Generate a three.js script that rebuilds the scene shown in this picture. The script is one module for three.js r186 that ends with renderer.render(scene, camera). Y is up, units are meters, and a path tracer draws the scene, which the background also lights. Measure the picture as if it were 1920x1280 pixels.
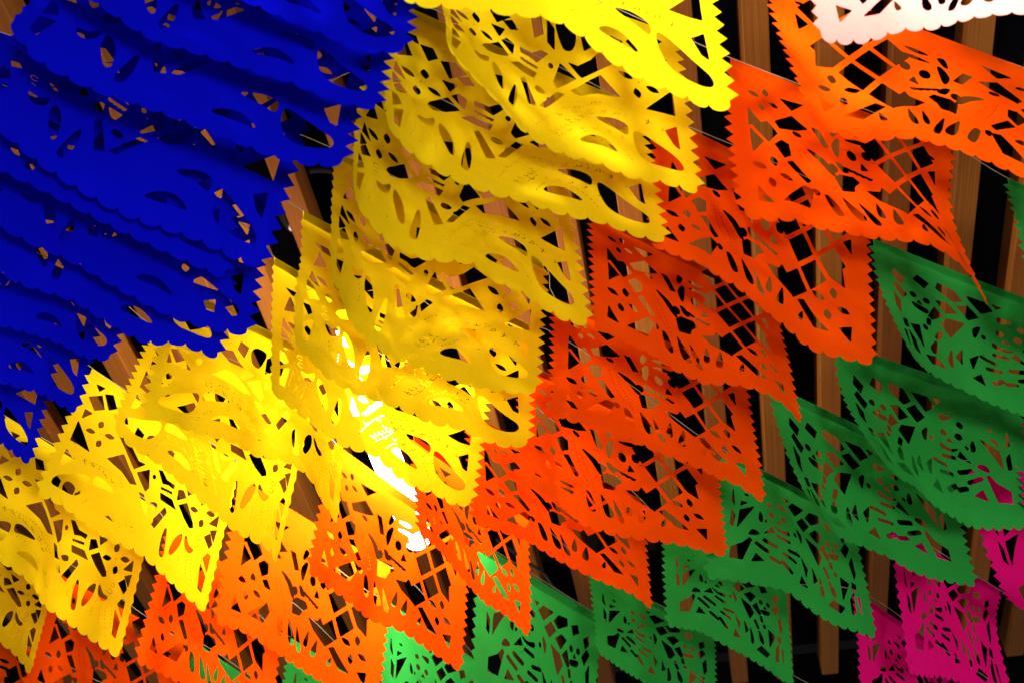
import * as THREE from 'three';
import { ImprovedNoise } from 'three/addons/math/ImprovedNoise.js';

// ---------------------------------------------------------------- camera, air, exposure
const scene = new THREE.Scene();
scene.background = new THREE.Color(0.34, 0.336, 0.34);
const PITCH = THREE.MathUtils.degToRad(48.3), FOCAL = 2181, EYE = new THREE.Vector3(0, 1.6, 0);
const camera = new THREE.PerspectiveCamera(2 * Math.atan(640 / FOCAL) * 180 / Math.PI, 1.5, 0.05, 60);
camera.position.copy(EYE);
camera.rotation.set(PITCH, 0, 0);
camera.focus = 1.95;
camera.userData.fStop = 6;
scene.add(camera);
const renderer = new THREE.WebGLRenderer({ antialias: true });
renderer.toneMapping = THREE.LinearToneMapping;
renderer.toneMappingExposure = 1.0;
renderer.shadowMap.enabled = true;

const STRING_UP = 1.55, SLAT_UP = 1.95, WIDE = 0.385, TALL = 0.34;
const toward = (x, y) => {                                   // direction in which a spot of the place lies from the eye
  const a = (x - 960) / FOCAL, b = (640 - y) / FOCAL, c = Math.cos(PITCH), s = Math.sin(PITCH);
  return new THREE.Vector3(a, b * c + s, b * s - c);
};
const atHeight = (x, y, up) => { const d = toward(x, y); return d.multiplyScalar(up / d.y).add(EYE); };

// lamps: bulb, socket, stem, and the light inside the bulb
const bulbGlow = new THREE.MeshStandardMaterial({ color: 0xffffff, emissive: new THREE.Color(1, 0.95, 0.86), emissiveIntensity: 40, roughness: 0.4 });
const blackMetal = new THREE.MeshStandardMaterial({ color: new THREE.Color(0.012, 0.012, 0.013), roughness: 0.45, metalness: 0.6 });
const whiteMetal = new THREE.MeshStandardMaterial({ color: new THREE.Color(0.5, 0.5, 0.48), roughness: 0.5 });
function lamp(pos, power, color, r, label) {
  const g = new THREE.Group(); g.name = numbered('unseen_lamp'); g.position.copy(pos);
  g.userData = { label, category: 'lamp' };
  const bulb = new THREE.Mesh(new THREE.SphereGeometry(r, 32, 20), bulbGlow); bulb.name = 'bulb'; g.add(bulb);
  const socket = new THREE.Mesh(new THREE.LatheGeometry([[0, r * 0.75], [r * 0.75, r * 0.75], [r * 0.8, r], [r * 0.7, r + 0.05], [0.012, r + 0.065], [0, r + 0.065]].map((p) => new THREE.Vector2(...p)), 28), blackMetal);
  socket.name = 'socket'; g.add(socket);
  const top = EYE.y + SLAT_UP + 0.08 - pos.y;
  const stem = new THREE.Mesh(new THREE.CylinderGeometry(0.004, 0.004, Math.max(0.02, top - r - 0.06), 10), blackMetal);
  stem.position.y = r + 0.06 + Math.max(0.02, top - r - 0.06) / 2; stem.name = 'stem'; g.add(stem);
  const light = new THREE.PointLight(new THREE.Color(...color), power, 0, 2); light.name = 'bulb_light'; light.castShadow = true;
  light.shadow.radius = r / 0.02; light.shadow.mapSize.set(1024, 1024); g.add(light);
  scene.add(g); return g;
}
const TUBE = 1.5;
const taken = {};
function numbered(name) { const n = taken[name] = (taken[name] ?? -1) + 1; return n ? name + '_' + String(n).padStart(3, '0') : name; }
{
  // a slim linear luminaire hung just above the strings, running the way the slats run
  const near = atHeight(640, 640, 1.586), far = atHeight(788, 1022, 1.586), mid = near.clone().lerp(far, 0.5), long = near.distanceTo(far), wide = 0.062;
  const g = new THREE.Group(); g.name = 'linear_lamp'; g.position.copy(mid); g.rotation.y = Math.atan2(far.x - near.x, far.z - near.z);
  g.userData = { label: 'bright white linear lamp glaring through the yellow paper banners', category: 'lamp' };
  const glass = new THREE.MeshStandardMaterial({ color: 0xffffff, emissive: new THREE.Color(1, 0.95, 0.85), emissiveIntensity: 9, roughness: 0.5 }), each = long / 3, half = wide / 2;
  for (const k of [-1, 0, 1]) {
    const tube = new THREE.Mesh(new THREE.CapsuleGeometry(half, each - wide - 0.004, 10, 24), glass); tube.name = 'lamp_tube'; tube.rotation.x = Math.PI / 2; tube.position.set(0, 0, k * each); g.add(tube);
    const glow = new THREE.PointLight(new THREE.Color(1, 0.87, 0.66), TUBE, 0, 2); glow.name = 'tube_light'; glow.position.set(0, 0, k * each); glow.castShadow = true; glow.shadow.radius = half / 0.02; g.add(glow);
  }
  const body = new THREE.Mesh(new THREE.BoxGeometry(wide * 0.5, 0.016, long), whiteMetal); body.name = 'lamp_housing'; body.position.y = half + 0.009; g.add(body);
  for (const k of [-0.4, 0.4]) { const w = new THREE.Mesh(new THREE.CylinderGeometry(0.0015, 0.0015, 0.34, 8), blackMetal); w.name = 'suspension_wire'; w.position.set(0, 0.215, k * long); g.add(w); }
  scene.add(g);
}
lamp(atHeight(1880, -430, 1.36), 2.4, [1, 0.97, 0.96], 0.07, 'bare bulb above the top right corner in front of the palest orange banner');
lamp(new THREE.Vector3(0.4, 1.2, 0.72), 23, [1, 0.985, 0.955], 0.2, 'added fill light shaped as a large globe lamp on a long stem behind the viewer, out of the frame');  // added unseen lamp, flat fill from the viewer side

// ---------------------------------------------------------------- surfaces
function seeded(seed) { let a = seed >>> 0; return () => { a = (a + 0x6d2b79f5) >>> 0; let t = Math.imul(a ^ (a >>> 15), 1 | a); t = (t + Math.imul(t ^ (t >>> 7), 61 | t)) ^ t; return ((t ^ (t >>> 14)) >>> 0) / 4294967296; }; }
const perlin = new ImprovedNoise();
function canvasOf(w, h) { const c = document.createElement('canvas'); c.width = w; c.height = h; return [c, c.getContext('2d')]; }

// pulp fibres in the tissue: thin and thick spots
function paperTexture() {
  const [c, x] = canvasOf(1024, 1024), r = seeded(5);
  x.fillStyle = 'rgb(228,228,228)'; x.fillRect(0, 0, 1024, 1024);
  for (let i = 0; i < 26000; i++) {
    const px = r() * 1024, py = r() * 1024, a = r() * Math.PI * 2, l = 4 + r() * 16, v = r() < 0.5 ? 255 : 176;
    x.strokeStyle = `rgba(${v},${v},${v},${0.08 + r() * 0.2})`; x.lineWidth = 0.6 + r() * 1.5;
    x.beginPath(); x.moveTo(px, py); x.quadraticCurveTo(px + Math.cos(a) * l * 0.5 + r() * 4, py + Math.sin(a) * l * 0.5, px + Math.cos(a + 0.4) * l, py + Math.sin(a + 0.4) * l); x.stroke();
  }
  const t = new THREE.CanvasTexture(c); t.colorSpace = THREE.SRGBColorSpace; t.wrapS = t.wrapT = THREE.RepeatWrapping; t.repeat.set(5, 5); return t;
}
const pulp = paperTexture();
function creaseTexture() {                                              // handling marks: long soft folds and short kinks
  const N = 1024, data = new Uint8Array(N * N * 4), r = seeded(9), h = new Float32Array(N * N).fill(128);
  for (let k = 0; k < 70; k++) {
    const a = r() * Math.PI, c = Math.cos(a), s = Math.sin(a), x0 = r() * N, y0 = r() * N, half = 60 + r() * r() * 420, w = 3 + r() * 9, d = (r() - 0.5) * 70;
    for (let t = -half; t < half; t += 1) for (let q = -w; q <= w; q++) {
      const bend = 10 * Math.sin(t * 0.01 + k), x = Math.round(x0 + c * t - s * (q + bend)), y = Math.round(y0 + s * t + c * (q + bend)), i = ((y % N + N) % N) * N + (x % N + N) % N;
      h[i] += d * (1 - Math.abs(q) / w) * (1 - Math.abs(t) / half) * 0.6;
    }
  }
  for (let i = 0; i < N * N; i++) { const x = i % N, y = i / N | 0, v = h[i] + 5 * perlin.noise(x * 0.045, y * 0.045, 2) + (r() - 0.5) * 5; data[i * 4] = data[i * 4 + 1] = data[i * 4 + 2] = Math.max(0, Math.min(255, v)); data[i * 4 + 3] = 255; }
  const t = new THREE.DataTexture(data, N, N); t.magFilter = t.minFilter = THREE.LinearFilter; t.wrapS = t.wrapT = THREE.RepeatWrapping; t.repeat.set(2.1, 2.1); t.needsUpdate = true; return t;
}
const pulpRelief = creaseTexture(); 
const tissue = (r, g, b, through = 0.38) => new THREE.MeshPhysicalMaterial({
  color: new THREE.Color(r, g, b), map: pulp, bumpMap: pulpRelief, bumpScale: 0.004, roughness: 0.96, specularIntensity: 0, transmission: through, thickness: 0, side: THREE.DoubleSide,
});
const INK = {
  blue: tissue(0.002, 0.003, 0.58, 0.3), yellow: tissue(0.92, 0.665, 0.006, 0.48), orange: tissue(0.97, 0.092, 0.0015, 0.42),
  green: tissue(0.03, 0.40, 0.06, 0.42), overlitOrange: tissue(0.58, 0.165, 0.14, 0.36), magenta: tissue(0.95, 0.006, 0.24, 0.34),  // pale pink sheet: lamp overexposure painted into orange paper
};

// ---------------------------------------------------------------- the cut patterns, drawn in a unit sheet (u across, v down)
const S = 2500, PADX = 50, PADY = 40, CW = Math.round(WIDE * S) + 2 * PADX, CH = Math.round(TALL * S) + 2 * PADY;
const X = (u) => PADX + (0.028 + 0.944 * u) * WIDE * S, Y = (v) => PADY + (0.005 + 0.965 * v) * TALL * S;
function pattern(draw, teeth, lobes, seed, leftDeep = 1, rightDeep = 1, slits = true) {
  const [c, x] = canvasOf(CW, CH), r = seeded(seed), ex = (u) => PADX + u * WIDE * S, ey = (v) => PADY + v * TALL * S;
  x.fillStyle = '#000'; x.fillRect(0, 0, CW, CH);
  x.fillStyle = '#fff'; x.beginPath(); x.moveTo(ex(0), ey(0)); x.lineTo(ex(1), ey(0));
  const side = (u, out, from, to) => {
    for (let k = 0; k < teeth; k++) {
      const a = from + (to - from) * (k / teeth), b = from + (to - from) * ((k + 1) / teeth);
      x.lineTo(ex(u), ey(a)); x.lineTo(ex(u + out * (out < 0 ? leftDeep : rightDeep) * (0.03 + 0.007 * r())), ey((a + b) / 2 + 0.008 * (r() - 0.5)));
    }
    x.lineTo(ex(u), ey(to));
  };
  side(1, 1, 0.06, 0.965);
  x.lineTo(ex(1), ey(0.985));
  for (let k = lobes; k > 0; k--) { const a = k / lobes, b = (k - 1) / lobes; x.bezierCurveTo(ex(a - 0.004), ey(1.03), ex(b + 0.004), ey(1.03), ex(b), ey(0.99)); }
  side(0, -1, 0.965, 0.06);
  x.closePath(); x.fill();
  x.fillStyle = x.strokeStyle = '#000'; x.lineJoin = 'round'; x.lineCap = 'round';
  const pen = {
    poly(...p) { x.beginPath(); for (let i = 0; i < p.length; i += 2) x.lineTo(X(p[i]), Y(p[i + 1])); x.closePath(); x.fill(); x.lineWidth = 7; x.stroke(); },
    soft(...p) {                                                        // a closed curve through the points
      const n = p.length / 2, q = (i) => [X(p[2 * ((i + n) % n)]), Y(p[2 * ((i + n) % n) + 1])];
      x.beginPath(); x.moveTo(...q(0));
      for (let i = 0; i < n; i++) { const a = q(i - 1), b = q(i), d = q(i + 1), e = q(i + 2), k = 0.17; x.bezierCurveTo(b[0] + (d[0] - a[0]) * k, b[1] + (d[1] - a[1]) * k, d[0] - (e[0] - b[0]) * k, d[1] - (e[1] - b[1]) * k, d[0], d[1]); }
      x.closePath(); x.fill(); x.lineWidth = 6; x.stroke();
    },
    petal(u0, v0, u1, v1, w = 0.3) {                                    // a pointed oval between two ends
      const a = [X(u0), Y(v0)], b = [X(u1), Y(v1)], nx = -(b[1] - a[1]) * w * 1.25, ny = (b[0] - a[0]) * w * 1.25, m = [(a[0] + b[0]) / 2, (a[1] + b[1]) / 2];
      x.beginPath(); x.moveTo(...a); x.quadraticCurveTo(m[0] + nx, m[1] + ny, ...b); x.quadraticCurveTo(m[0] - nx, m[1] - ny, ...a); x.fill(); x.lineWidth = 5; x.stroke();
    },
    oval(u, v, w, h, turn = 0) { x.beginPath(); x.ellipse(X(u), Y(v), w * S, h * S, turn, 0, 7); x.fill(); },
    rod(u0, v0, u1, v1, w = 0.011) { x.lineWidth = w * S + 3; x.beginPath(); x.moveTo(X(u0), Y(v0)); x.lineTo(X(u1), Y(v1)); x.stroke(); },
    tear(u0, v0, u1, v1, w = 0.24) {                                    // pointed at the first end, round at the second
      const a = [X(u0), Y(v0)], b = [X(u1), Y(v1)], dx = b[0] - a[0], dy = b[1] - a[1];
      x.beginPath(); x.moveTo(...a); x.bezierCurveTo(a[0] + dx * 0.4 - dy * w * 0.5, a[1] + dy * 0.4 + dx * w * 0.5, b[0] - dy * w * 1.3, b[1] + dx * w * 1.3, ...b);
      x.bezierCurveTo(b[0] + dy * w * 1.3, b[1] - dx * w * 1.3, a[0] + dx * 0.4 + dy * w * 0.5, a[1] + dy * 0.4 - dx * w * 0.5, ...a); x.fill(); x.lineWidth = 5; x.stroke();
    },
    stitch(...p) {                                                      // a row of short slits along a curve
      const q = new THREE.CatmullRomCurve3(Array.from({ length: p.length / 2 }, (_, i) => new THREE.Vector3(X(p[2 * i]), Y(p[2 * i + 1]), 0))), n = Math.max(2, Math.round(q.getLength() / 19));
      x.lineWidth = 2.1; x.lineCap = 'butt';
      for (let i = 0; i < n; i++) { const a = q.getPointAt(i / n), b = q.getPointAt((i + 0.56) / n); x.beginPath(); x.moveTo(a.x, a.y); x.lineTo(b.x, b.y); x.stroke(); }
      x.lineCap = 'round';
    },
    scale(u, v, turn, big = 10) { x.lineWidth = 2.4; x.beginPath(); x.arc(X(u), Y(v), big, turn - 1.25, turn + 1.25); x.stroke(); },
    ring(u, v, rad, from = 0.3, to = 5.6) { x.lineWidth = 2.2; x.beginPath(); x.arc(X(u), Y(v), rad * S, from, to); x.stroke(); },
    flower(u, v, s = 1.12) {
      const P = (a, b, c, d) => pen.petal(u + a * s, v + b * s, u + c * s, v + d * s, 0.42);
      P(-0.072, -0.034, -0.024, -0.012); P(0.008, -0.088, 0.016, -0.034); P(0.028, 0.014, 0.072, 0.034); P(-0.014, 0.042, -0.006, 0.092); pen.oval(u, v, 0.0012, 0.0012);
    },
    jag(u0, v0, u1, v1, w) {                                            // a slot with a bitten edge
      const n = 9, a = [X(u0), Y(v0)], b = [X(u1), Y(v1)], l = Math.hypot(b[0] - a[0], b[1] - a[1]), nx = -(b[1] - a[1]) / l, ny = (b[0] - a[0]) / l;
      x.beginPath(); x.moveTo(...a);
      for (let i = 0; i <= n; i++) { const t = i / n, k = (i % 2 ? 0.55 : 1) * w * S; x.lineTo(a[0] + (b[0] - a[0]) * t + nx * k, a[1] + (b[1] - a[1]) * t + ny * k); }
      for (let i = n; i >= 0; i--) { const t = i / n, k = (i % 2 ? 1 : 0.7) * w * 0.5 * S; x.lineTo(a[0] + (b[0] - a[0]) * t - nx * k, a[1] + (b[1] - a[1]) * t - ny * k); }
      x.closePath(); x.fill();
    },
  };
  if (!slits) pen.stitch = pen.scale = () => {};
  draw(pen);
  return loopsOf(x.getImageData(0, 0, CW, CH).data);
}

function plumed(p) {                                                    // a gourd at the left, a plumed head in the middle, a scaled body winding along the right
  p.flower(0.845, 0.425); p.flower(0.13, 0.475);
  // right: gaps round the flower square and along the border
  p.poly(0.982, 0.435, 0.868, 0.592, 0.982, 0.588); p.poly(0.98, 0.665, 0.936, 0.703, 0.965, 0.775, 0.984, 0.79);
  p.poly(0.98, 0.215, 0.915, 0.148, 0.875, 0.232, 0.924, 0.285); p.poly(0.9, 0.121, 0.858, 0.09, 0.812, 0.165, 0.849, 0.212); p.poly(0.79, 0.175, 0.745, 0.16, 0.72, 0.22, 0.765, 0.25); p.poly(0.968, 0.09, 0.92, 0.08, 0.94, 0.125); p.poly(0.972, 0.32, 0.93, 0.32, 0.97, 0.39);
  p.poly(0.752, 0.332, 0.685, 0.306, 0.646, 0.375, 0.59, 0.438, 0.552, 0.432, 0.6, 0.505); p.poly(0.756, 0.555, 0.681, 0.457, 0.56, 0.602, 0.593, 0.617, 0.663, 0.573);
  p.poly(0.575, 0.52, 0.515, 0.452, 0.488, 0.578, 0.5, 0.61); p.poly(0.526, 0.64, 0.502, 0.642, 0.435, 0.782, 0.456, 0.776);
  // the scaled body
  p.soft(0.978, 0.878, 0.906, 0.811, 0.815, 0.752, 0.816, 0.85, 0.858, 0.925, 0.972, 0.932); p.soft(0.778, 0.725, 0.73, 0.708, 0.662, 0.738, 0.738, 0.765, 0.778, 0.78); p.soft(0.734, 0.912, 0.685, 0.863, 0.632, 0.872, 0.6, 0.918, 0.681, 0.912);
  p.stitch(0.796, 0.932, 0.752, 0.862, 0.672, 0.822, 0.606, 0.862, 0.561, 0.945); p.stitch(0.883, 0.677, 0.778, 0.638, 0.659, 0.634, 0.606, 0.69, 0.54, 0.72, 0.482, 0.811, 0.421, 0.94); p.stitch(0.628, 0.708, 0.575, 0.828, 0.508, 0.945);
  for (let k = 0; k < 9; k++) { const t = k / 8; p.scale(0.915 - 0.46 * t, 0.7 - 0.25 * t + 0.38 * t * t, 0.3 + t * 1.2); if (k < 8) p.scale(0.86 - 0.36 * t, 0.665 - 0.1 * t + 0.28 * t * t, 0.3 + t * 1.2); }
  for (let k = 0; k < 7; k++) { const t = k / 6; p.scale(0.8 - 0.3 * t, 0.835 - 0.2 * t + 0.28 * t * t, 0.4 + t); p.scale(0.6 - 0.11 * t, 0.75 + 0.16 * t, 1.3); }
  // the head and its plumes
  p.poly(0.46, 0.413, 0.438, 0.405, 0.4, 0.445, 0.345, 0.442, 0.348, 0.47, 0.38, 0.468, 0.416, 0.487); p.jag(0.345, 0.505, 0.42, 0.525, 0.005); p.poly(0.412, 0.565, 0.335, 0.552, 0.3, 0.592, 0.4, 0.604);
  p.soft(0.451, 0.673, 0.42, 0.652, 0.412, 0.677, 0.434, 0.692); p.poly(0.362, 0.64, 0.348, 0.662, 0.39, 0.812, 0.418, 0.798); p.soft(0.462, 0.71, 0.48, 0.7, 0.475, 0.74);
  p.poly(0.312, 0.452, 0.282, 0.435, 0.257, 0.469, 0.304, 0.522); p.poly(0.27, 0.382, 0.216, 0.392, 0.246, 0.442); p.poly(0.3, 0.36, 0.272, 0.33, 0.31, 0.3, 0.335, 0.34);
  p.poly(0.284, 0.55, 0.24, 0.5, 0.172, 0.595, 0.165, 0.62, 0.185, 0.635, 0.236, 0.6); p.soft(0.51, 0.2, 0.56, 0.19, 0.585, 0.24, 0.57, 0.33, 0.535, 0.35, 0.515, 0.28); p.poly(0.47, 0.2, 0.495, 0.24, 0.49, 0.37, 0.465, 0.34); p.poly(0.61, 0.22, 0.655, 0.2, 0.66, 0.27, 0.62, 0.32);
  p.poly(0.4, 0.22, 0.44, 0.2, 0.445, 0.3, 0.41, 0.34); p.oval(0.475, 0.48, 0.004, 0.006);
  // the gourd
  p.soft(0.319, 0.76, 0.296, 0.925, 0.319, 0.94, 0.33, 0.832); p.soft(0.215, 0.712, 0.215, 0.784, 0.25, 0.882, 0.266, 0.87, 0.25, 0.768); p.soft(0.125, 0.745, 0.158, 0.738, 0.188, 0.7, 0.182, 0.755, 0.148, 0.782);
  p.poly(0.078, 0.618, 0.048, 0.575, 0.022, 0.628, 0.035, 0.662); p.poly(0.05, 0.555, 0.015, 0.525, 0.018, 0.605); p.poly(0.052, 0.745, 0.032, 0.698, 0.014, 0.7, 0.014, 0.805); p.poly(0.058, 0.792, 0.016, 0.842, 0.018, 0.945, 0.04, 0.938);
  p.poly(0.024, 0.43, 0.068, 0.515, 0.02, 0.5); p.poly(0.05, 0.246, 0.082, 0.32, 0.028, 0.363); p.poly(0.112, 0.22, 0.158, 0.21, 0.182, 0.26, 0.15, 0.3); p.poly(0.2, 0.27, 0.252, 0.24, 0.3, 0.285, 0.24, 0.355); p.poly(0.03, 0.19, 0.085, 0.18, 0.1, 0.22, 0.055, 0.215);
  p.stitch(0.17, 0.775, 0.195, 0.841, 0.195, 0.92); p.stitch(0.145, 0.8, 0.146, 0.86, 0.132, 0.935); p.stitch(0.116, 0.8, 0.108, 0.87, 0.085, 0.94); p.stitch(0.085, 0.776, 0.07, 0.854, 0.062, 0.92);
  p.ring(0.118, 0.7, 0.005); p.ring(0.112, 0.65, 0.0045);
}
function parrots(p) {                                                   // a bird at the left, a skull above a grazing beast, a lattice at the right
  p.flower(0.12, 0.725); p.flower(0.117, 0.215, 0.9); p.flower(0.855, 0.728);
  p.poly(0.05, 0.454, 0.1, 0.525, 0.05, 0.604); p.poly(0.062, 0.42, 0.129, 0.379, 0.168, 0.45, 0.125, 0.522); p.poly(0.048, 0.315, 0.096, 0.395, 0.046, 0.425);
  p.poly(0.167, 0.36, 0.25, 0.265, 0.318, 0.325, 0.271, 0.36, 0.185, 0.4); p.poly(0.2, 0.162, 0.3, 0.142, 0.25, 0.215); p.poly(0.345, 0.3, 0.375, 0.3, 0.415, 0.41, 0.39, 0.42);
  p.poly(0.155, 0.535, 0.188, 0.492, 0.217, 0.5, 0.222, 0.571, 0.188, 0.608); p.poly(0.2, 0.636, 0.226, 0.615, 0.29, 0.715, 0.275, 0.735);
  p.poly(0.046, 0.838, 0.096, 0.925, 0.042, 0.92); p.poly(0.146, 0.912, 0.255, 0.765, 0.29, 0.78, 0.25, 0.912);
  p.soft(0.31, 0.49, 0.346, 0.5, 0.39, 0.54, 0.42, 0.62, 0.4, 0.615, 0.36, 0.55); p.oval(0.268, 0.395, 0.008, 0.0055, 0.4);
  p.stitch(0.258, 0.49, 0.285, 0.6, 0.335, 0.71, 0.392, 0.783); p.stitch(0.3, 0.54, 0.342, 0.65, 0.383, 0.755); p.stitch(0.335, 0.79, 0.375, 0.84, 0.42, 0.9);
  p.soft(0.296, 0.77, 0.314, 0.779, 0.312, 0.803, 0.298, 0.806); p.soft(0.34, 0.8, 0.362, 0.805, 0.392, 0.9, 0.37, 0.92, 0.35, 0.87);
  p.oval(0.521, 0.425, 0.0078, 0.0125, -0.15); p.oval(0.592, 0.4, 0.0078, 0.012, -0.15); p.oval(0.417, 0.567, 0.0078, 0.0105); p.poly(0.562, 0.475, 0.582, 0.517, 0.553, 0.527);
  p.soft(0.433, 0.296, 0.442, 0.229, 0.464, 0.242, 0.446, 0.3); p.soft(0.433, 0.395, 0.455, 0.325, 0.469, 0.333, 0.454, 0.465); p.soft(0.5, 0.305, 0.56, 0.285, 0.61, 0.3, 0.56, 0.312); p.soft(0.5, 0.235, 0.545, 0.22, 0.58, 0.23, 0.545, 0.25);
  p.jag(0.475, 0.535, 0.59, 0.588, 0.006); p.soft(0.44, 0.515, 0.462, 0.52, 0.486, 0.565, 0.46, 0.57);
  p.poly(0.44, 0.605, 0.5, 0.6, 0.52, 0.63, 0.49, 0.67, 0.48, 0.71, 0.43, 0.722, 0.416, 0.64);
  p.poly(0.545, 0.69, 0.604, 0.678, 0.617, 0.645, 0.692, 0.771, 0.671, 0.8, 0.586, 0.745);
  p.tear(0.417, 0.779, 0.47, 0.925, 0.2); p.tear(0.479, 0.796, 0.525, 0.945, 0.13); p.tear(0.56, 0.775, 0.555, 0.885, 0.18); p.tear(0.624, 0.8, 0.612, 0.918, 0.2); p.tear(0.731, 0.858, 0.718, 0.915, 0.25);
  p.poly(0.706, 0.804, 0.733, 0.782, 0.845, 0.9, 0.79, 0.905); p.poly(0.858, 0.565, 0.904, 0.487, 0.917, 0.6); p.poly(0.895, 0.87, 0.945, 0.845, 0.94, 0.93);
  const cell = (i, j) => { const f = (a, b) => [0.625 + 0.0875 * a + 0.069 * b, 0.452 - 0.125 * a + 0.131 * b], e = 0.12, q = [f(i + e, j + e), f(i + 1 - e, j + e), f(i + 1 - e, j + 1 - e), f(i + e, j + 1 - e)]; p.poly(...q.flat()); };
  for (const [i, j] of [[0, 0], [1, 0], [0, 1], [1, 1], [-1, 1], [0, -1], [1, -1], [2, 0], [2, -1], [1, -2]]) cell(i, j);
  p.poly(0.915, 0.3, 0.95, 0.265, 0.95, 0.36); 
   p.oval(0.93, 0.17, 0.006, 0.004, 0.3); p.ring(0.49, 0.36, 0.011, 0.4, 2.2); p.ring(0.63, 0.47, 0.009, 4, 6);
}
function skeletons(p) {                                                 // two skeletons under arches, a little house in the left corner
  p.poly(0.117, 0.462, 0.215, 0.385, 0.11, 0.61); p.poly(0.125, 0.378, 0.165, 0.37, 0.12, 0.418); p.poly(0.06, 0.3, 0.075, 0.43, 0.052, 0.4);
  p.soft(0.262, 0.408, 0.279, 0.442, 0.277, 0.492, 0.256, 0.475); p.oval(0.305, 0.472, 0.0035, 0.0055, 0.4);
  p.soft(0.192, 0.638, 0.214, 0.592, 0.25, 0.594, 0.256, 0.615, 0.22, 0.635); p.poly(0.296, 0.588, 0.346, 0.512, 0.365, 0.556);
  p.poly(0.086, 0.783, 0.162, 0.725, 0.2, 0.668, 0.213, 0.68, 0.167, 0.862, 0.086, 0.87);
  p.rod(0.25, 0.7, 0.32, 0.742, 0.010); p.rod(0.3, 0.652, 0.37, 0.68, 0.011); p.poly(0.25, 0.785, 0.3, 0.83, 0.228, 0.855); p.rod(0.345, 0.79, 0.395, 0.815, 0.010);
  p.soft(0.315, 0.3, 0.34, 0.285, 0.35, 0.31, 0.325, 0.325); p.soft(0.385, 0.27, 0.45, 0.265, 0.445, 0.305);
  p.oval(0.345, 0.395, 0.0085, 0.0085); p.oval(0.435, 0.392, 0.0078, 0.0082); p.poly(0.383, 0.455, 0.402, 0.425, 0.42, 0.45); p.soft(0.36, 0.495, 0.41, 0.51, 0.465, 0.49, 0.462, 0.525, 0.4, 0.528);
  p.rod(0.392, 0.575, 0.46, 0.588, 0.009); p.rod(0.462, 0.665, 0.529, 0.652, 0.009); p.rod(0.43, 0.72, 0.5, 0.735, 0.009); p.rod(0.42, 0.8, 0.47, 0.85, 0.011);
  p.soft(0.538, 0.404, 0.568, 0.446, 0.562, 0.512, 0.544, 0.45); p.oval(0.518, 0.475, 0.0045, 0.007);
  p.poly(0.61, 0.428, 0.692, 0.458, 0.722, 0.525, 0.682, 0.615); p.poly(0.715, 0.452, 0.752, 0.4, 0.785, 0.5, 0.77, 0.52);
  p.poly(0.483, 0.228, 0.521, 0.175, 0.608, 0.178, 0.533, 0.28); p.poly(0.622, 0.242, 0.66, 0.178, 0.735, 0.166, 0.742, 0.217, 0.662, 0.28);
  p.poly(0.546, 0.328, 0.596, 0.262, 0.643, 0.304, 0.592, 0.38); p.poly(0.645, 0.366, 0.696, 0.31, 0.742, 0.33, 0.7, 0.415); p.poly(0.442, 0.172, 0.482, 0.17, 0.465, 0.2);
  p.oval(0.79, 0.37, 0.0065, 0.0085); p.oval(0.855, 0.36, 0.0065, 0.008); p.poly(0.815, 0.425, 0.826, 0.395, 0.838, 0.42); p.soft(0.788, 0.455, 0.86, 0.435, 0.85, 0.475, 0.8, 0.488);
  p.poly(0.89, 0.385, 0.935, 0.31, 0.955, 0.345, 0.915, 0.435); p.poly(0.895, 0.25, 0.94, 0.2, 0.95, 0.26, 0.915, 0.31); p.poly(0.78, 0.2, 0.83, 0.17, 0.85, 0.22, 0.8, 0.26);
  p.rod(0.785, 0.535, 0.79, 0.575, 0.008); p.rod(0.73, 0.61, 0.75, 0.67, 0.009); p.oval(0.81, 0.62, 0.005, 0.008); p.soft(0.755, 0.7, 0.79, 0.77, 0.785, 0.82, 0.76, 0.79);
  p.poly(0.55, 0.66, 0.59, 0.72, 0.58, 0.79); p.poly(0.545, 0.82, 0.585, 0.88, 0.53, 0.9); p.soft(0.68, 0.72, 0.705, 0.83, 0.685, 0.87); p.poly(0.63, 0.68, 0.66, 0.76, 0.635, 0.8);
  p.poly(0.845, 0.63, 0.9, 0.66, 0.842, 0.81); p.poly(0.77, 0.85, 0.84, 0.88, 0.81, 0.93, 0.73, 0.91); p.poly(0.935, 0.48, 0.962, 0.42, 0.968, 0.55, 0.95, 0.6); p.poly(0.925, 0.64, 0.95, 0.65, 0.945, 0.71, 0.92, 0.7);
  p.poly(0.895, 0.79, 0.925, 0.73, 0.92, 0.89, 0.89, 0.91); p.poly(0.948, 0.75, 0.965, 0.75, 0.962, 0.88);
  p.poly(0.06, 0.48, 0.085, 0.52, 0.08, 0.62, 0.058, 0.6); p.oval(0.16, 0.3, 0.006, 0.004); p.ring(0.4, 0.63, 0.016, 3.4, 6); p.ring(0.47, 0.6, 0.02, 0.2, 1.6); p.stitch(0.12, 0.22, 0.25, 0.215, 0.42, 0.23);
}

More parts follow.
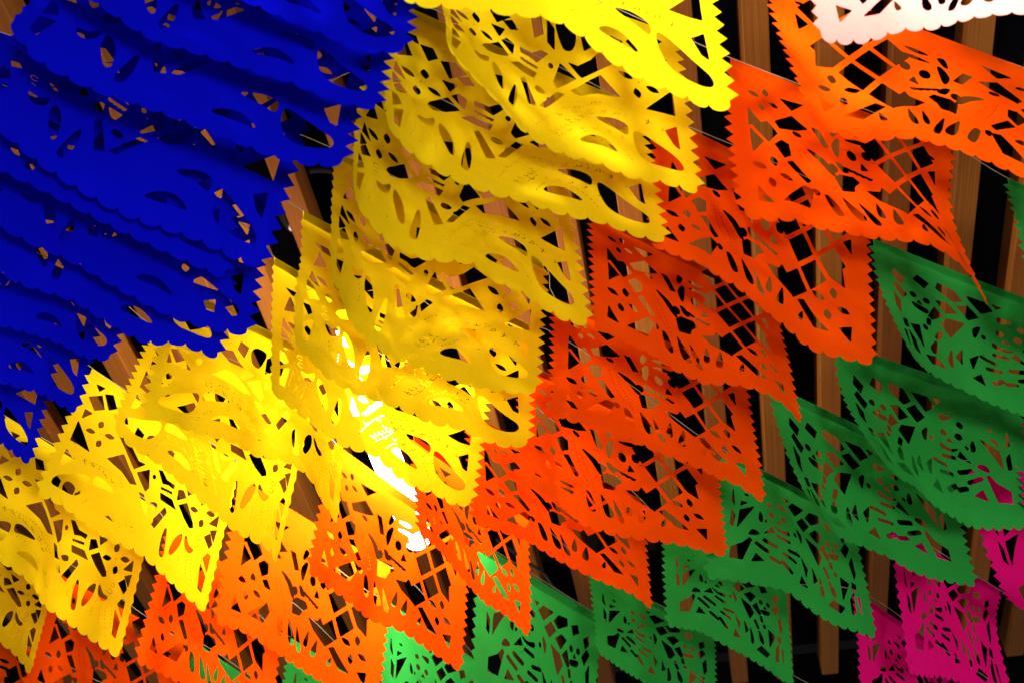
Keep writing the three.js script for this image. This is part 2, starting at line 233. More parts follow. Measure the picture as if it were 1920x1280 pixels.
// white regions of the drawing as closed loops with fractional pixel corners
function loopsOf(px) {
  const f = (i, j) => px[(j * CW + i) * 4], next = new Map(), where = new Map(), key = (a, i, j) => (j * CW + i) * 2 + a;
  const cut = (a, i, j) => {
    const k = key(a, i, j);
    if (!where.has(k)) { const v0 = f(i, j), v1 = a ? f(i, j + 1) : f(i + 1, j), t = (127.5 - v0) / (v1 - v0); where.set(k, a ? [i, j + t] : [i + t, j]); }
    return k;
  };
  for (let j = 0; j < CH - 1; j++) for (let i = 0; i < CW - 1; i++) {
    const a = f(i, j) > 127.5, b = f(i + 1, j) > 127.5, c = f(i + 1, j + 1) > 127.5, d = f(i, j + 1) > 127.5, code = a * 8 + b * 4 + c * 2 + d;
    if (code === 0 || code === 15) continue;
    const T = () => cut(0, i, j), R = () => cut(1, i + 1, j), B = () => cut(0, i, j + 1), L = () => cut(1, i, j), go = (p, q) => next.set(p, q);   // white on the left hand
    switch (code) {
      case 8: go(T(), L()); break; case 4: go(R(), T()); break; case 2: go(B(), R()); break; case 1: go(L(), B()); break;
      case 12: go(R(), L()); break; case 6: go(B(), T()); break; case 3: go(L(), R()); break; case 9: go(T(), B()); break;
      case 14: go(B(), L()); break; case 13: go(R(), B()); break; case 11: go(T(), R()); break; case 7: go(L(), T()); break;
      case 10: go(T(), R()); go(B(), L()); break; case 5: go(R(), B()); go(L(), T()); break;
    }
  }
  const loops = [];
  while (next.size) {
    const start = next.keys().next().value, ring = []; let k = start;
    while (next.has(k)) { ring.push(where.get(k)); const n = next.get(k); next.delete(k); k = n; }
    const s = simplify(ring, 0.4);
    if (s.length > 3 && Math.abs(areaOf(s)) > 18) loops.push(s.map(([x, y]) => new THREE.Vector2((x - PADX) / (WIDE * S), (y - PADY) / (TALL * S))));
  }
  loops.sort((a, b) => Math.abs(THREE.ShapeUtils.area(b)) - Math.abs(THREE.ShapeUtils.area(a)));
  const sign = Math.sign(THREE.ShapeUtils.area(loops[0]));
  return { outline: loops[0], holes: loops.slice(1).filter((l) => Math.sign(THREE.ShapeUtils.area(l)) !== sign) };
}
function areaOf(p) { let s = 0; for (let i = 0, j = p.length - 1; i < p.length; j = i++) s += p[j][0] * p[i][1] - p[i][0] * p[j][1]; return s / 2; }
function simplify(ring, tol) {
  const far = ring.reduce((m, q, i) => { const d = Math.hypot(q[0] - ring[0][0], q[1] - ring[0][1]); return d > m[0] ? [d, i] : m; }, [0, 0])[1];
  const half = (a, b, out) => {
    let m = 0, at = -1; const [x0, y0] = ring[a], [x1, y1] = ring[b % ring.length], l = Math.hypot(x1 - x0, y1 - y0) || 1e-9;
    for (let i = a + 1; i < b; i++) { const d = Math.abs((x1 - x0) * (y0 - ring[i][1]) - (x0 - ring[i][0]) * (y1 - y0)) / l; if (d > m) { m = d; at = i; } }
    if (m > tol) { half(a, at, out); half(at, b, out); } else out.push(ring[a]);
  };
  const out = []; half(0, far, out); half(far, ring.length, out); return out;
}
// triangles of the cut sheet, sliced along a grid so that the sheet can bend
function sheetOf({ outline, holes }, nu = 22, nv = 18) {
  const pts = [outline, ...holes].flat();
  let tris = THREE.ShapeUtils.triangulateShape(outline.slice(), holes.map((h) => h.slice())).map((t) => t.map((i) => [pts[i].x, pts[i].y]));
  const slice = (axis, at) => {
    const out = [];
    for (const t of tris) {
      const s = t.map((q) => q[axis] - at);
      if (s.every((v) => v <= 1e-9) || s.every((v) => v >= -1e-9)) { out.push(t); continue; }
      for (const sg of [1, -1]) {
        const poly = [];
        for (let i = 0; i < 3; i++) {
          const a = t[i], b = t[(i + 1) % 3], sa = s[i] * sg, sb = s[(i + 1) % 3] * sg;
          if (sa >= 0) poly.push(a);
          if ((sa > 0 && sb < 0) || (sa < 0 && sb > 0)) { const k = s[i] / (s[i] - s[(i + 1) % 3]); const q = [a[0] + (b[0] - a[0]) * k, a[1] + (b[1] - a[1]) * k]; q[axis] = at; poly.push(q); }
        }
        for (let i = 1; i + 1 < poly.length; i++) out.push([poly[0], poly[i], poly[i + 1]]);
      }
    }
    tris = out;
  };
  for (let i = 1; i < nu; i++) slice(0, i / nu);
  for (let i = 1; i < nv; i++) slice(1, i / nv);
  const ids = new Map(), uv = [], index = [];
  for (const t of tris) {
    const q = t.map(([u, v]) => { const k = Math.round(u * 1e5) * 1e6 + Math.round(v * 1e5); if (!ids.has(k)) { ids.set(k, uv.length / 2); uv.push(u, v); } return ids.get(k); });
    if (q[0] !== q[1] && q[1] !== q[2] && q[0] !== q[2]) index.push(...q);
  }
  return { uv, index };
}
const CUT = { plumed: sheetOf(pattern(plumed, 13, 15, 1, 0.3, 1)), gourds: sheetOf(pattern(plumed, 12, 15, 4, 0.3, 1, false)), parrots: sheetOf(pattern(parrots, 14, 16, 2, 1, 0.75)), skeletons: sheetOf(pattern(skeletons, 13, 17, 3, 1, 0.7)) };

// ---------------------------------------------------------------- one hanging banner
const along = (pts) => new THREE.CatmullRomCurve3(pts, false, 'centripetal');
function track(pts) {                                                   // curve by length, running on straight past its ends
  if (pts.length === 2) { const [a, b] = pts; return (t) => a.clone().lerp(b, t); }
  const c = along(pts); c.arcLengthDivisions = 60; c.getLengths(60);
  const l = c.getLength(), t0 = c.getTangentAt(0).multiplyScalar(l), t1 = c.getTangentAt(1).multiplyScalar(l), p0 = c.getPointAt(0), p1 = c.getPointAt(1);
  return (t) => t < 0 ? p0.clone().addScaledVector(t0, t) : t > 1 ? p1.clone().addScaledVector(t1, t - 1) : c.getPointAt(t);
}
const rows = {};
let serial = 0;
function hang(colour, row, label, { tl, tr, az = 25, bl, br, bottom = [], left = [], right = [], flip = false, billow = 0.006, tall = TALL }) {
  const seed = 11.3 * ++serial, dirAz = THREE.MathUtils.degToRad(az), run = new THREE.Vector3(Math.cos(dirAz), 0, -Math.sin(dirAz)).multiplyScalar(WIDE);
  let A = tl && atHeight(...tl, STRING_UP), B = tr && atHeight(...tr, STRING_UP);
  if (!A) A = B.clone().sub(run); if (!B) B = A.clone().add(run);
  const below = (top, at) => {                                          // the corner a sheet's height away from its top corner, on the side that hangs toward the eye
    if (!at) return top.clone().add(new THREE.Vector3(0, -tall, 0.02));
    const d = toward(...at).normalize(), q = top.clone().sub(EYE), m = d.dot(q), off = q.lengthSq() - m * m;
    const t = m - Math.sqrt(Math.max(0, tall * tall - off));
    return d.multiplyScalar(t).add(EYE);
  };
  const C = below(A, bl), D = below(B, br);
  const between = (P, Q, list, len) => {                                // points along an edge, set between the distances of its ends
    const pts = [P]; const dp = P.distanceTo(EYE), dq = Q.distanceTo(EYE);
    list.forEach(([x, y], i) => { const t = (i + 1) / (list.length + 1); pts.push(toward(x, y).normalize().multiplyScalar(dp + (dq - dp) * t).add(EYE)); });
    pts.push(Q); return pts;
  };
  const sag = A.clone().lerp(B, 0.5); sag.y -= 0.004;
  const T = track([A, sag, B]), Bo = track(between(C, D, bottom)), L = track(between(A, C, left)), R = track(between(B, D, right));
  const nrm = new THREE.Vector3().crossVectors(B.clone().sub(A), C.clone().sub(A)).normalize();
  const at = (u, v) => {
    const w = flip ? 1 - u : u, p = T(w).multiplyScalar(1 - v).addScaledVector(Bo(w), v).addScaledVector(L(v), 1 - w).addScaledVector(R(v), w);
    p.addScaledVector(A, -(1 - w) * (1 - v)).addScaledVector(B, -w * (1 - v)).addScaledVector(C, -(1 - w) * v).addScaledVector(D, -w * v);
    const e = Math.min(1, Math.max(0, v) * 2.5);
    return p.addScaledVector(nrm, e * (billow * perlin.noise(w * 2.4 + seed, v * 1.6, seed) + billow * 0.12 * perlin.noise(w * 7 + seed, v * 2.5, 3 + seed) + 0.0016 * Math.abs(perlin.noise(w * 6 + seed, v * 5, seed)) + 0.0005 * perlin.noise(w * 17, v * 12, seed)));
  };
  const { uv, index } = CUT[{ blue: 'gourds', yellow: 'plumed', orange: 'parrots', overlitOrange: 'parrots', green: 'skeletons', magenta: 'skeletons' }[colour]];
  const base = A.clone().lerp(B, 0.5), make = (uvs, idx, shift) => {
    const n = uvs.length / 2, pos = new Float32Array(n * 3), nor = new Float32Array(n * 3), tex = new Float32Array(n * 2), e = 0.004;
    for (let i = 0; i < n; i++) {
      const u = uvs[2 * i], v = uvs[2 * i + 1], p = at(u, v), du = at(u + e, v).sub(at(u - e, v)), dv = at(u, v + e).sub(at(u, v - e)), m = du.cross(dv).normalize();
      if (shift) p.addScaledVector(nrm, shift * Math.min(1, 0.15 + v * 12));
      p.sub(base); pos.set([p.x, p.y, p.z], i * 3); nor.set([m.x, m.y, m.z], i * 3); tex.set([u * WIDE + seed * 0.37, v * TALL + seed * 0.11], i * 2);
    }
    const g = new THREE.BufferGeometry(); g.setAttribute('position', new THREE.BufferAttribute(pos, 3)); g.setAttribute('normal', new THREE.BufferAttribute(nor, 3)); g.setAttribute('uv', new THREE.BufferAttribute(tex, 2));
    g.setIndex(idx); return g;
  };
  const o = new THREE.Group(); o.name = numbered('paper_banner'); o.position.copy(base); o.userData = { label, category: 'paper banner', ...(colour !== 'overlitOrange' && { group: colour + ' paper banners strung under the slats' }) };
  const add = (name, g) => { const m = new THREE.Mesh(g, INK[colour]); m.name = name; m.castShadow = m.receiveShadow = true; o.add(m); };
  add('cut_sheet', make(uv, index));
  const fu = [], fi = [], N = 16;                                       // the hem folded back over the string
  for (let i = 0; i <= N; i++) for (const v of [0, 0.03, 0.065 + 0.004 * Math.sin(i * 1.7 + seed)]) fu.push(0.004 + 0.992 * i / N, v);
  for (let i = 0; i < N; i++) for (let j = 0; j < 2; j++) { const k = i * 3 + j; fi.push(k, k + 1, k + 3, k + 3, k + 1, k + 4); }
  add('folded_hem', make(fu, fi, 0.0022));
  scene.add(o);
  (rows[row] ??= []).push(A, B);
}

// ---------------------------------------------------------------- the banners, row by row away from the eye
// blue
hang('blue', 'b', 'blue banner in the topmost row, its corner touching the top yellow banners', { tr: [790, -160], az: 18, bl: [170, -150], br: [757, 93], bottom: [[330, -55], [463, 0], [560, 40], [650, 77], [700, 92]] });
hang('blue', 'c', 'blue banner in the second row from the top, ending in a notched right edge', { tr: [748, -40], az: 18, bl: [110, -50], br: [702, 208], bottom: [[190, 8], [280, 68], [406, 110], [565, 162], [640, 192]] });
hang('blue', 'd', 'blue banner in the third row whose right corner hangs over the open wood slats', { tr: [700, 40], az: 20, bl: [18, 45], br: [641, 305], bottom: [[70, 110], [142, 152], [284, 203], [406, 248], [508, 284], [590, 302]] });
hang('blue', 'e', 'blue banner mostly behind the others, left of the dark gap beside the bolt', { tr: [590, 160], az: 22, bl: [-80, 180], br: [487, 500], bottom: [[20, 260], [110, 330], [230, 395], [360, 440], [440, 480]] });
hang('blue', 'f', 'blue banner almost wholly covered by the blue sheets in front, no right edge in view', { tr: [455, 212], az: 22, bl: [-150, 250], br: [420, 520] });
hang('blue', 'g', 'blue banner with the longest notched right edge, below the bare string', { tr: [502, 356], az: 27, bl: [-70, 385], br: [463, 624], bottom: [[30, 440], [134, 490], [230, 545], [320, 590], [400, 612]] });
hang('blue', 'h', 'blue banner whose rounded corner covers the top of the yellow flower cutouts', { tr: [448, 415], az: 30, bl: [-60, 480], br: [406, 672], bottom: [[40, 528], [134, 560], [199, 603], [270, 640], [340, 645]] });
hang('blue', 'i', 'blue banner with a curled corner against the dark gap between two slats', { tr: [252, 430], az: 32, bl: [-150, 540], br: [203, 674], bottom: [[-60, 590], [30, 615], [110, 640], [160, 668]], right: [[238, 560]] });
hang('blue', 'j', 'blue banner second from the bottom at the left edge', { tr: [195, 540], az: 36, bl: [-170, 620], br: [141, 772], bottom: [[-60, 690], [20, 716], [80, 735], [115, 758]] });
hang('blue', 'k', 'lowest blue banner, a narrow corner at the left edge', { tr: [110, 640], az: 38, bl: [-230, 720], br: [52, 870], bottom: [[-120, 770], [-40, 810], [10, 838]] });

// yellow
hang('yellow', 'b', 'palest yellow banner at the top edge, nearest to the viewer', { tl: [820, -330], tr: [1305, -150], bl: [745, -25], br: [1373, 200], bottom: [[774, 2], [868, 10], [957, 22], [1030, 32], [1087, 61], [1127, 97], [1209, 150], [1274, 178], [1330, 199]] });
hang('yellow', 'c', 'bright yellow banner second from the top with large scales in full view', { tl: [800, -105], tr: [1262, 62], bl: [838, 75], br: [1309, 361], bottom: [[850, 100], [884, 136], [940, 191], [985, 240], [1050, 280], [1119, 300], [1180, 325], [1249, 340]], left: [[832, 20]] });
hang('yellow', 'd', 'yellow banner third from the top, its flower square beside the blue corner', { tl: [735, 0], tr: [1190, 195], bl: [727, 232], br: [1246, 454], bottom: [[745, 256], [774, 284], [831, 321], [904, 353], [985, 374], [1046, 394], [1127, 414], [1196, 441]], left: [[720, 120]] });
hang('yellow', 'e', 'yellow banner fourth from the top whose left strip hangs over bare slats', { tl: [680, 130], tr: [1052, 322], bl: [662, 345], br: [1101, 609], bottom: [[671, 381], [707, 430], [740, 459], [801, 483], [886, 491], [927, 520], [980, 544], [1020, 572], [1061, 597]], left: [[668, 230]] });
hang('yellow', 'f', 'yellow banner at the centre with a smooth wide bottom above the glow', { tl: [628, 280], tr: [1020, 490], bl: [622, 512], br: [1006, 731], bottom: [[642, 556], [659, 600], [703, 645], [730, 664], [789, 688], [846, 710], [907, 724], [967, 732]] });
hang('yellow', 'g', 'yellow banner hanging from the bare string right of the bolt', { tl: [568, 395], tr: [995, 610], bl: [553, 644], br: [988, 833], bottom: [[581, 672], [614, 702], [650, 723], [703, 744], [764, 770], [801, 789], [865, 805], [913, 825], [950, 835]], left: [[566, 480], [556, 540]] });
hang('yellow', 'h', 'glowing yellow banner lit from behind by the bulb', { tl: [514, 482], tr: [915, 715], bl: [507, 731], br: [884, 942], bottom: [[544, 762], [581, 790], [650, 838], [698, 852], [763, 902], [820, 922], [852, 940]], left: [[513, 600]] });
hang('yellow', 'i', 'yellow banner twisting to a sharp point left of the bulb', { tl: [345, 540], tr: [668, 700], bl: [271, 781], br: [632, 978], bottom: [[317, 791], [358, 806], [406, 818], [447, 831], [483, 850], [540, 862], [577, 888], [605, 935]], left: [[300, 655]], right: [[645, 820]], flip: true });
hang('yellow', 'j', 'pale yellow banner with a straight bright right edge beside the orange banners', { tl: [292, 615], tr: [588, 745], bl: [214, 799], br: [516, 1054], bottom: [[240, 829], [284, 857], [337, 902], [378, 939], [410, 963], [435, 987], [471, 1008], [504, 1030]], flip: true });
hang('yellow', 'k', 'yellow banner with scales at the left, pointing down to a sharp corner', { tl: [172, 690], tr: [448, 870], bl: [70, 926], br: [385, 1144], bottom: [[101, 936], [138, 959], [175, 987], [219, 1012], [260, 1032], [300, 1069], [333, 1101]], flip: true });
hang('yellow', 'l', 'yellow banner second from the lower left corner over the red banners', { tl: [10, 780], tr: [290, 950], bl: [-75, 1000], br: [220, 1231], bottom: [[0, 1050], [61, 1097], [81, 1130], [130, 1166], [175, 1198]], flip: true });
hang('yellow', 'm', 'lowest yellow banner, a wedge at the left edge', { tl: [-170, 890], tr: [112, 1050], bl: [-230, 1090], br: [55, 1262], bottom: [[-100, 1140], [-30, 1185], [20, 1222]], flip: true });

// orange
hang('overlitOrange', 'a', 'orange banner tinted pinkish for lamp glare at the top right, nearest to the viewer', { tl: [1490, -260], tr: [2060, -130], bl: [1540, 72], br: [2080, 40], bottom: [[1575, 77], [1627, 74], [1688, 55], [1749, 52], [1790, 42], [1830, 33], [1920, 26]], flip: true, billow: 0.004 });
hang('orange', 'b', 'light orange banner at the right edge under the one tinted pink for glare, lattice at its left', { tl: [1432, -60], tr: [2010, 160], bl: [1518, 216], br: [2030, 380], bottom: [[1558, 244], [1615, 260], [1709, 260], [1749, 270], [1798, 280], [1851, 297], [1920, 325]], left: [[1470, 70]], flip: true });
hang('orange', 'c', 'orange banner with a twisted right tip reaching the green banner', { tl: [1370, 108], tr: [1785, 272], bl: [1399, 402], br: [1853, 575], bottom: [[1449, 407], [1494, 407], [1534, 422], [1579, 431], [1627, 443], [1676, 449], [1729, 455], [1774, 475], [1812, 508]], left: [[1374, 250]], right: [[1782, 390]] });
hang('orange', 'd', 'orange banner with its lattice hanging flat over the slats at the right', { tl: [1238, 215], tr: [1620, 395], bl: [1224, 458], br: [1638, 680], bottom: [[1248, 467], [1282, 481], [1313, 491], [1341, 512], [1375, 532], [1403, 553], [1444, 587], [1478, 615], [1520, 651], [1587, 668]], left: [[1226, 350]] });
hang('orange', 'e', 'red orange banner whose right tip narrows over the top of a green banner', { tl: [1112, 395], tr: [1448, 560], bl: [1117, 612], br: [1503, 792], bottom: [[1145, 622], [1189, 642], [1224, 660], [1262, 684], [1323, 713], [1367, 716], [1416, 727], [1465, 752]], right: [[1472, 660]] });
hang('orange', 'f', 'red orange banner in the middle of the right half, lattice over a lit slat', { tl: [1042, 560], tr: [1392, 690], bl: [1040, 772], br: [1434, 938], bottom: [[1069, 785], [1103, 794], [1134, 804], [1175, 819], [1237, 844], [1312, 872], [1344, 888], [1391, 907]] });
hang('orange', 'g', 'orange banner ending in two near corners over the green skull', { tl: [985, 680], tr: [1332, 830], bl: [975, 905], br: [1360, 1041], bottom: [[1024, 927], [1057, 952], [1090, 981], [1149, 999], [1221, 1010], [1275, 1018], [1320, 1032]] });
hang('orange', 'h', 'orange banner right of the yellow glow with scalloped hem over the dark gap', { tl: [880, 775], tr: [1202, 935], bl: [891, 980], br: [1220, 1142], bottom: [[942, 996], [991, 1012], [1024, 1032], [1057, 1052], [1122, 1084], [1155, 1098], [1188, 1114]] });
hang('orange', 'i', 'narrow orange banner turned edge on below the bulb', { tl: [775, 815], tr: [990, 960], bl: [786, 1000], br: [990, 1192], bottom: [[820, 1028], [844, 1052], [885, 1097], [913, 1126], [950, 1152]] });
hang('orange', 'j', 'golden orange banner with a bird, lit through by the bulb above it', { tl: [628, 830], tr: [880, 1010], bl: [580, 1070], br: [863, 1256], bottom: [[601, 1086], [622, 1102], [669, 1136], [697, 1158], [754, 1180], [791, 1205], [826, 1230]] });
hang('orange', 'k', 'golden banner with a full lattice in front of the bottom edge', { tl: [458, 900], tr: [732, 1062], bl: [405, 1165], br: [708, 1325], bottom: [[447, 1177], [478, 1192], [512, 1214], [541, 1233], [575, 1255], [619, 1282]] });
hang('orange', 'l', 'red orange banner under the sharp yellow corner, cut by the bottom edge', { tl: [318, 990], tr: [530, 1120], bl: [258, 1237], br: [505, 1390], bottom: [[310, 1262], [370, 1295], [440, 1345]] });
hang('orange', 'm', 'dark red orange banner between the two lowest yellow corners', { tl: [110, 1075], tr: [345, 1200], bl: [45, 1292], br: [300, 1430], bottom: [[110, 1320], [190, 1365]] });
hang('orange', 'n', 'dim red banner filling the lower left corner behind the yellow wedge', { tl: [-110, 1130], tr: [120, 1245], bl: [-160, 1330], br: [80, 1450] });

// green
hang('green', 'c', 'green banner of which only a corner shows at the upper right edge', { tl: [1889, 333], az: 24, bl: [1950, 600], br: [2280, 720], left: [[1915, 430]] });
hang('green', 'd', 'uppermost wide green banner at the right edge, blank upper part in view', { tl: [1637, 447], tr: [2060, 610], bl: [1712, 668], br: [2070, 850], bottom: [[1730, 684], [1757, 704], [1799, 727], [1855, 755], [1892, 769], [1940, 785]], left: [[1648, 520], [1675, 590]], flip: true });
hang('green', 'e', 'green banner with a skull and house cutouts above the magenta corner', { tl: [1566, 640], tr: [1910, 752], bl: [1658, 866], br: [1938, 988], bottom: [[1688, 895], [1714, 909], [1750, 943], [1785, 963], [1815, 981], [1857, 988], [1900, 988]], left: [[1582, 735], [1612, 795]], flip: true });
hang('green', 'f', 'green banner with a notched lower right corner touching the magenta banner', { tl: [1441, 716], tr: [1772, 870], bl: [1532, 958], br: [1829, 1096], bottom: [[1548, 977], [1579, 1004], [1620, 1020], [1668, 1040], [1709, 1065], [1750, 1081], [1790, 1090]], left: [[1466, 820], [1500, 900]], flip: true });
hang('green', 'g', 'green banner with one large skull in clear view over the open slats', { tl: [1362, 845], tr: [1590, 960], bl: [1325, 1083], br: [1641, 1194], bottom: [[1372, 1085], [1425, 1093], [1477, 1105], [1526, 1146], [1567, 1171], [1607, 1183]], right: [[1618, 1075]] });
hang('green', 'h', 'green banner with a house cutout, left of the slat that ends in view', { tl: [1246, 985], tr: [1472, 1090], bl: [1255, 1170], br: [1487, 1288], bottom: [[1285, 1174], [1315, 1181], [1364, 1208], [1404, 1228], [1445, 1253]] });
hang('green', 'i', 'green banner under the tip of an orange banner, its right side cut thin', { tl: [1106, 1060], tr: [1338, 1185], bl: [1124, 1222], br: [1340, 1345], bottom: [[1151, 1239], [1175, 1256], [1201, 1272], [1260, 1305]] });
hang('green', 'j', 'pale green banner with a toothed left edge at the bottom centre', { tl: [902, 1018], tr: [1125, 1155], bl: [886, 1290], br: [1108, 1420], left: [[896, 1130]], tall: 0.36 });
hang('green', 'k', 'small part of a light green banner below the golden orange bird', { tl: [718, 1120], tr: [905, 1245], bl: [714, 1360], br: [890, 1460] });
hang('green', 'l', 'shaded green banner behind the golden lattice at the bottom edge', { tl: [545, 1195], tr: [735, 1310], bl: [520, 1400], br: [720, 1500] });
hang('green', 'm', 'dark green banner glimpsed through the red orange banners at the bottom', { tl: [362, 1200], tr: [560, 1330], bl: [345, 1400], br: [540, 1520] });

// magenta
hang('magenta', 'e', 'magenta banner of which a sliver shows at the right edge above the green hem', { tl: [1894, 778], az: 24, bl: [1930, 960], br: [2250, 1090] });
hang('magenta', 'f', 'magenta banner in the right edge with a slanting wavy side', { tl: [1822, 862], az: 27, bl: [1905, 1135], br: [2180, 1250], left: [[1845, 1000], [1880, 1100]] });
hang('magenta', 'g', 'bright magenta banner with a house cutout at the lower right', { tl: [1674, 985], tr: [1877, 1106], bl: [1706, 1258], br: [1905, 1330], bottom: [[1740, 1265], [1775, 1268], [1830, 1292]], right: [[1866, 1170]] });
hang('magenta', 'h', 'shaded magenta banner at the bottom edge left of the bright one', { tl: [1602, 1105], tr: [1768, 1215], bl: [1620, 1320], br: [1800, 1420] });

// ---------------------------------------------------------------- the strings
const twine = new THREE.MeshStandardMaterial({ color: new THREE.Color(0.24, 0.21, 0.14), roughness: 0.8 });
const stringWords = { a: 'topmost string, holding the banner tinted pink for glare', b: 'thin string holding the palest yellow and light orange banners', c: 'thin string running to the green corner at the right edge', d: 'thin string along the top of the uppermost wide green banner', e: 'thin string through the lattice of the red orange banners', f: 'thin string holding the notched green banner and a magenta one',
  g: 'pale string in view across the dark gap above the bolt', h: 'thin string over the glowing yellow banner', i: 'thin string just in front of the bulb', j: 'thin string just behind the bulb', k: 'thin string of the golden lattice banner', l: 'thin string of the second yellow banner from the lower left corner', m: 'thin string of the lowest yellow wedge', n: 'thin string of the dim red corner banner' };
for (const [row, pts] of Object.entries(rows)) {
  pts.sort((a, b) => a.x - b.x);
  const first = pts[0].clone().addScaledVector(pts[0].clone().sub(pts[1]).normalize(), 0.9), n = pts.length, last = pts[n - 1].clone().addScaledVector(pts[n - 1].clone().sub(pts[n - 2]).normalize(), 0.9);
  const m = new THREE.Mesh(new THREE.TubeGeometry(along([first, ...pts, last]), 160, 0.0007, 6), twine);
  m.name = numbered('banner_string'); m.userData = { label: stringWords[row], category: 'string' }; m.castShadow = m.receiveShadow = true; scene.add(m);
}

// ---------------------------------------------------------------- the slatted ceiling
function woodTexture(seed) {
  const [c, x] = canvasOf(256, 2048), r = seeded(seed);
  x.fillStyle = '#94601c'; x.fillRect(0, 0, 256, 2048);
  for (let i = 0; i < 420; i++) {
    const px = r() * 256, dark = r(), sway = 3 + r() * 7, ph = r() * 7;
    x.strokeStyle = dark < 0.65 ? `rgba(${105 + r() * 30},${62 + r() * 24},${28 + r() * 16},${0.06 + r() * 0.22})` : `rgba(172,118,56,${0.05 + r() * 0.16})`;
    x.lineWidth = 0.7 + r() * 3; x.beginPath();
    for (let y = 0; y <= 2048; y += 32) x.lineTo(px + Math.sin(y * 0.0031 + ph) * sway + Math.sin(y * 0.011 + ph * 3) * 1.6, y);
    x.stroke();
  }
  for (let i = 0; i < 3; i++) { const kx = 40 + r() * 176, ky = r() * 2048; for (let q = 0; q < 9; q++) { x.strokeStyle = `rgba(92,52,24,${0.3 - q * 0.03})`; x.lineWidth = 2; x.beginPath(); x.ellipse(kx, ky, 3 + q * 3, 8 + q * 10, 0.1, 0, 7); x.stroke(); } }
  for (let i = 0; i < 5000; i++) { x.fillStyle = `rgba(70,40,20,${r() * 0.16})`; x.fillRect(r() * 256, r() * 2048, 1, 4 + r() * 14); }
  const t = new THREE.CanvasTexture(c); t.colorSpace = THREE.SRGBColorSpace; t.wrapS = t.wrapT = THREE.RepeatWrapping; t.repeat.set(1 / 0.13, 1 / 1.1); return t;
}
const woods = [21, 22, 23].map((s, i) => { const map = woodTexture(s), b = map.clone(); b.colorSpace = THREE.NoColorSpace; return new THREE.MeshPhysicalMaterial({ map, bumpMap: b, bumpScale: 0.0004, roughness: 0.75, specularIntensity: 0.25, color: [new THREE.Color(0.54, 0.45, 0.29), new THREE.Color(0.64, 0.53, 0.35), new THREE.Color(0.44, 0.33, 0.2)][i] }); });
const SLAT_AZ = Math.atan2(600, 3303), sDir = new THREE.Vector3(Math.sin(SLAT_AZ), 0, -Math.cos(SLAT_AZ)), sSide = new THREE.Vector3(Math.cos(SLAT_AZ), 0, Math.sin(SLAT_AZ));
const ceiling = new THREE.Group(); ceiling.name = 'ceiling'; ceiling.userData.kind = 'structure'; scene.add(ceiling);
const STEP = 0.1345, SLAT_W = 0.048, SLAT_D = 0.075, END = 3.2, START = -1.2, r0 = seeded(77);
function slatGeometry(w, d, l) {                                        // a board with eased edges, grain running along it
  const s = new THREE.Shape(), e = 0.002; s.moveTo(-w / 2 + e, 0); s.lineTo(w / 2 - e, 0); s.lineTo(w / 2, e); s.lineTo(w / 2, d); s.lineTo(-w / 2, d); s.lineTo(-w / 2, e); s.closePath();
  const g = new THREE.ExtrudeGeometry(s, { depth: l, bevelEnabled: false, steps: 1 }), p = g.attributes.position, n = g.attributes.normal, uv = g.attributes.uv;
  for (let i = 0; i < p.count; i++) { const side = Math.abs(n.getX(i)) > 0.5; uv.setXY(i, (side ? p.getY(i) + 0.06 : p.getX(i)), Math.abs(n.getZ(i)) > 0.5 ? p.getY(i) : p.getZ(i)); }
  return g;
}
const slatShape = slatGeometry(SLAT_W, SLAT_D, END - START);
slatShape.rotateY(Math.PI);                                             // now runs toward -z
for (let k = -16; k <= 12; k++) {
  const g = slatShape.clone(), uv = g.attributes.uv, a = r0() * 3, b = r0() * 0.13; for (let i = 0; i < uv.count; i++) uv.setXY(i, uv.getX(i) + b, uv.getY(i) + a);
  const m = new THREE.Mesh(g, woods[(k + 30) % 3]); m.name = numbered('slat'); m.castShadow = m.receiveShadow = true;
  m.rotation.y = -SLAT_AZ; m.position.copy(EYE).addScaledVector(sSide, OFFSET() + k * STEP).addScaledVector(sDir, START); m.position.y = EYE.y + SLAT_UP; ceiling.add(m);
}
function OFFSET() { return 0.26; }
const voidBlack = new THREE.MeshPhysicalMaterial({ color: new THREE.Color(0.0022, 0.0021, 0.003), roughness: 1, specularIntensity: 0 });
const deck = new THREE.Mesh(new THREE.BoxGeometry(9, 0.1, 9), voidBlack); deck.name = 'dark_deck'; deck.position.set(0.5, EYE.y + SLAT_UP + 0.62, -1.2); ceiling.add(deck);
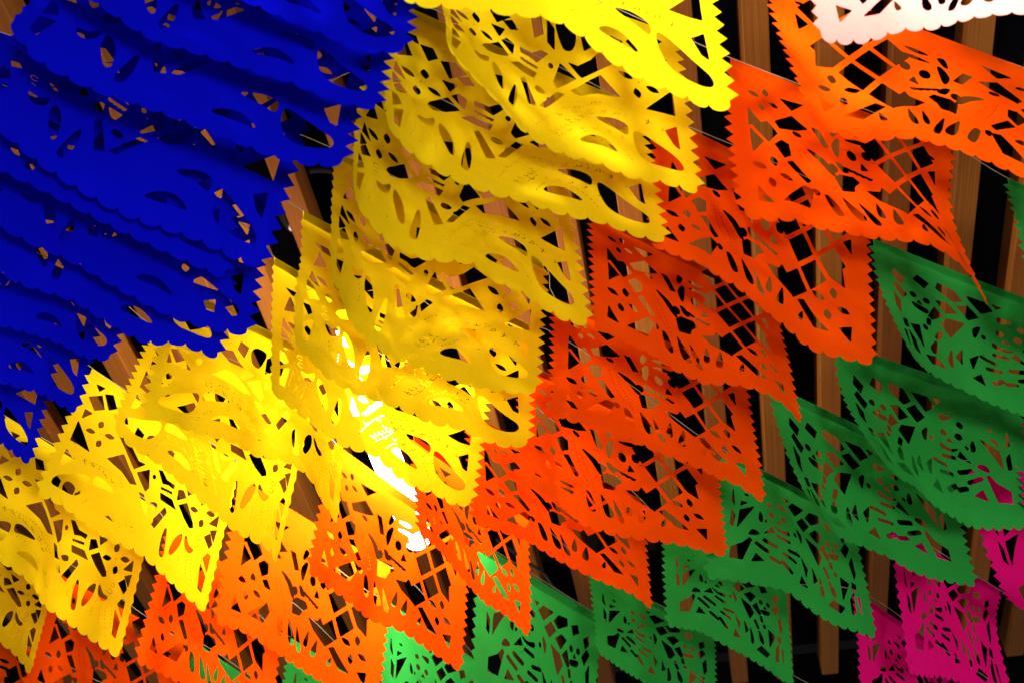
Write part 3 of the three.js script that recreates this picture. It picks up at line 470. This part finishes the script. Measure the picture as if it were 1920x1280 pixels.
const darkSteel = new THREE.MeshPhysicalMaterial({ color: new THREE.Color(0.006, 0.006, 0.007), roughness: 0.8, specularIntensity: 0.15 });
for (let k = 4; k < 7; k++) { const b = new THREE.Mesh(new THREE.BoxGeometry(7, 0.09, 0.05), darkSteel); b.name = numbered('cross_beam'); b.rotation.y = -SLAT_AZ; b.position.copy(EYE).addScaledVector(sDir, 0.25 + k * 0.62); b.position.y = EYE.y + SLAT_UP + SLAT_D + 0.16; b.castShadow = b.receiveShadow = true; ceiling.add(b); }

// a round dark duct rim and a bolt above the slats, and a loose cable
const rim = new THREE.Mesh(new THREE.TorusGeometry(0.1, 0.008, 10, 60), darkSteel); rim.name = 'duct_ring'; rim.position.copy(atHeight(610, 390, SLAT_UP + 0.14)); rim.rotation.x = Math.PI / 2; rim.userData = { label: 'dark round metal ring above the slats behind the yellow banners', category: 'duct ring' }; scene.add(rim);
const bolt = new THREE.Group(); bolt.name = 'ceiling_bolt'; bolt.position.copy(atHeight(547, 426, SLAT_UP + 0.06)); bolt.userData = { label: 'small round pale bolt in the dark gap beside the bare string', category: 'bolt' };
const head = new THREE.Mesh(new THREE.SphereGeometry(0.0085, 20, 14), whiteMetal); head.name = 'bolt_head'; bolt.add(head);
const shank = new THREE.Mesh(new THREE.CylinderGeometry(0.004, 0.004, 0.4, 12), blackMetal); shank.position.y = 0.205; shank.name = 'shank'; bolt.add(shank); scene.add(bolt);
const cable = new THREE.Mesh(new THREE.TubeGeometry(along([[930, 1010], [985, 1050], [1020, 1075], [1036, 1098], [1075, 1130], [1130, 1180]].map(([x, y], i) => atHeight(x, y, SLAT_UP - 0.1 - 0.02 * Math.sin(i)))), 60, 0.004, 8), blackMetal);
cable.name = 'power_cable'; cable.userData = { label: 'black cable sagging behind the pale green banner at the bottom centre', category: 'cable' }; scene.add(cable);

scene.traverse((o) => { if (o.isMesh && o.material !== bulbGlow) { o.castShadow = true; o.receiveShadow = true; } });
renderer.setSize(1024, 682);
renderer.render(scene, camera);
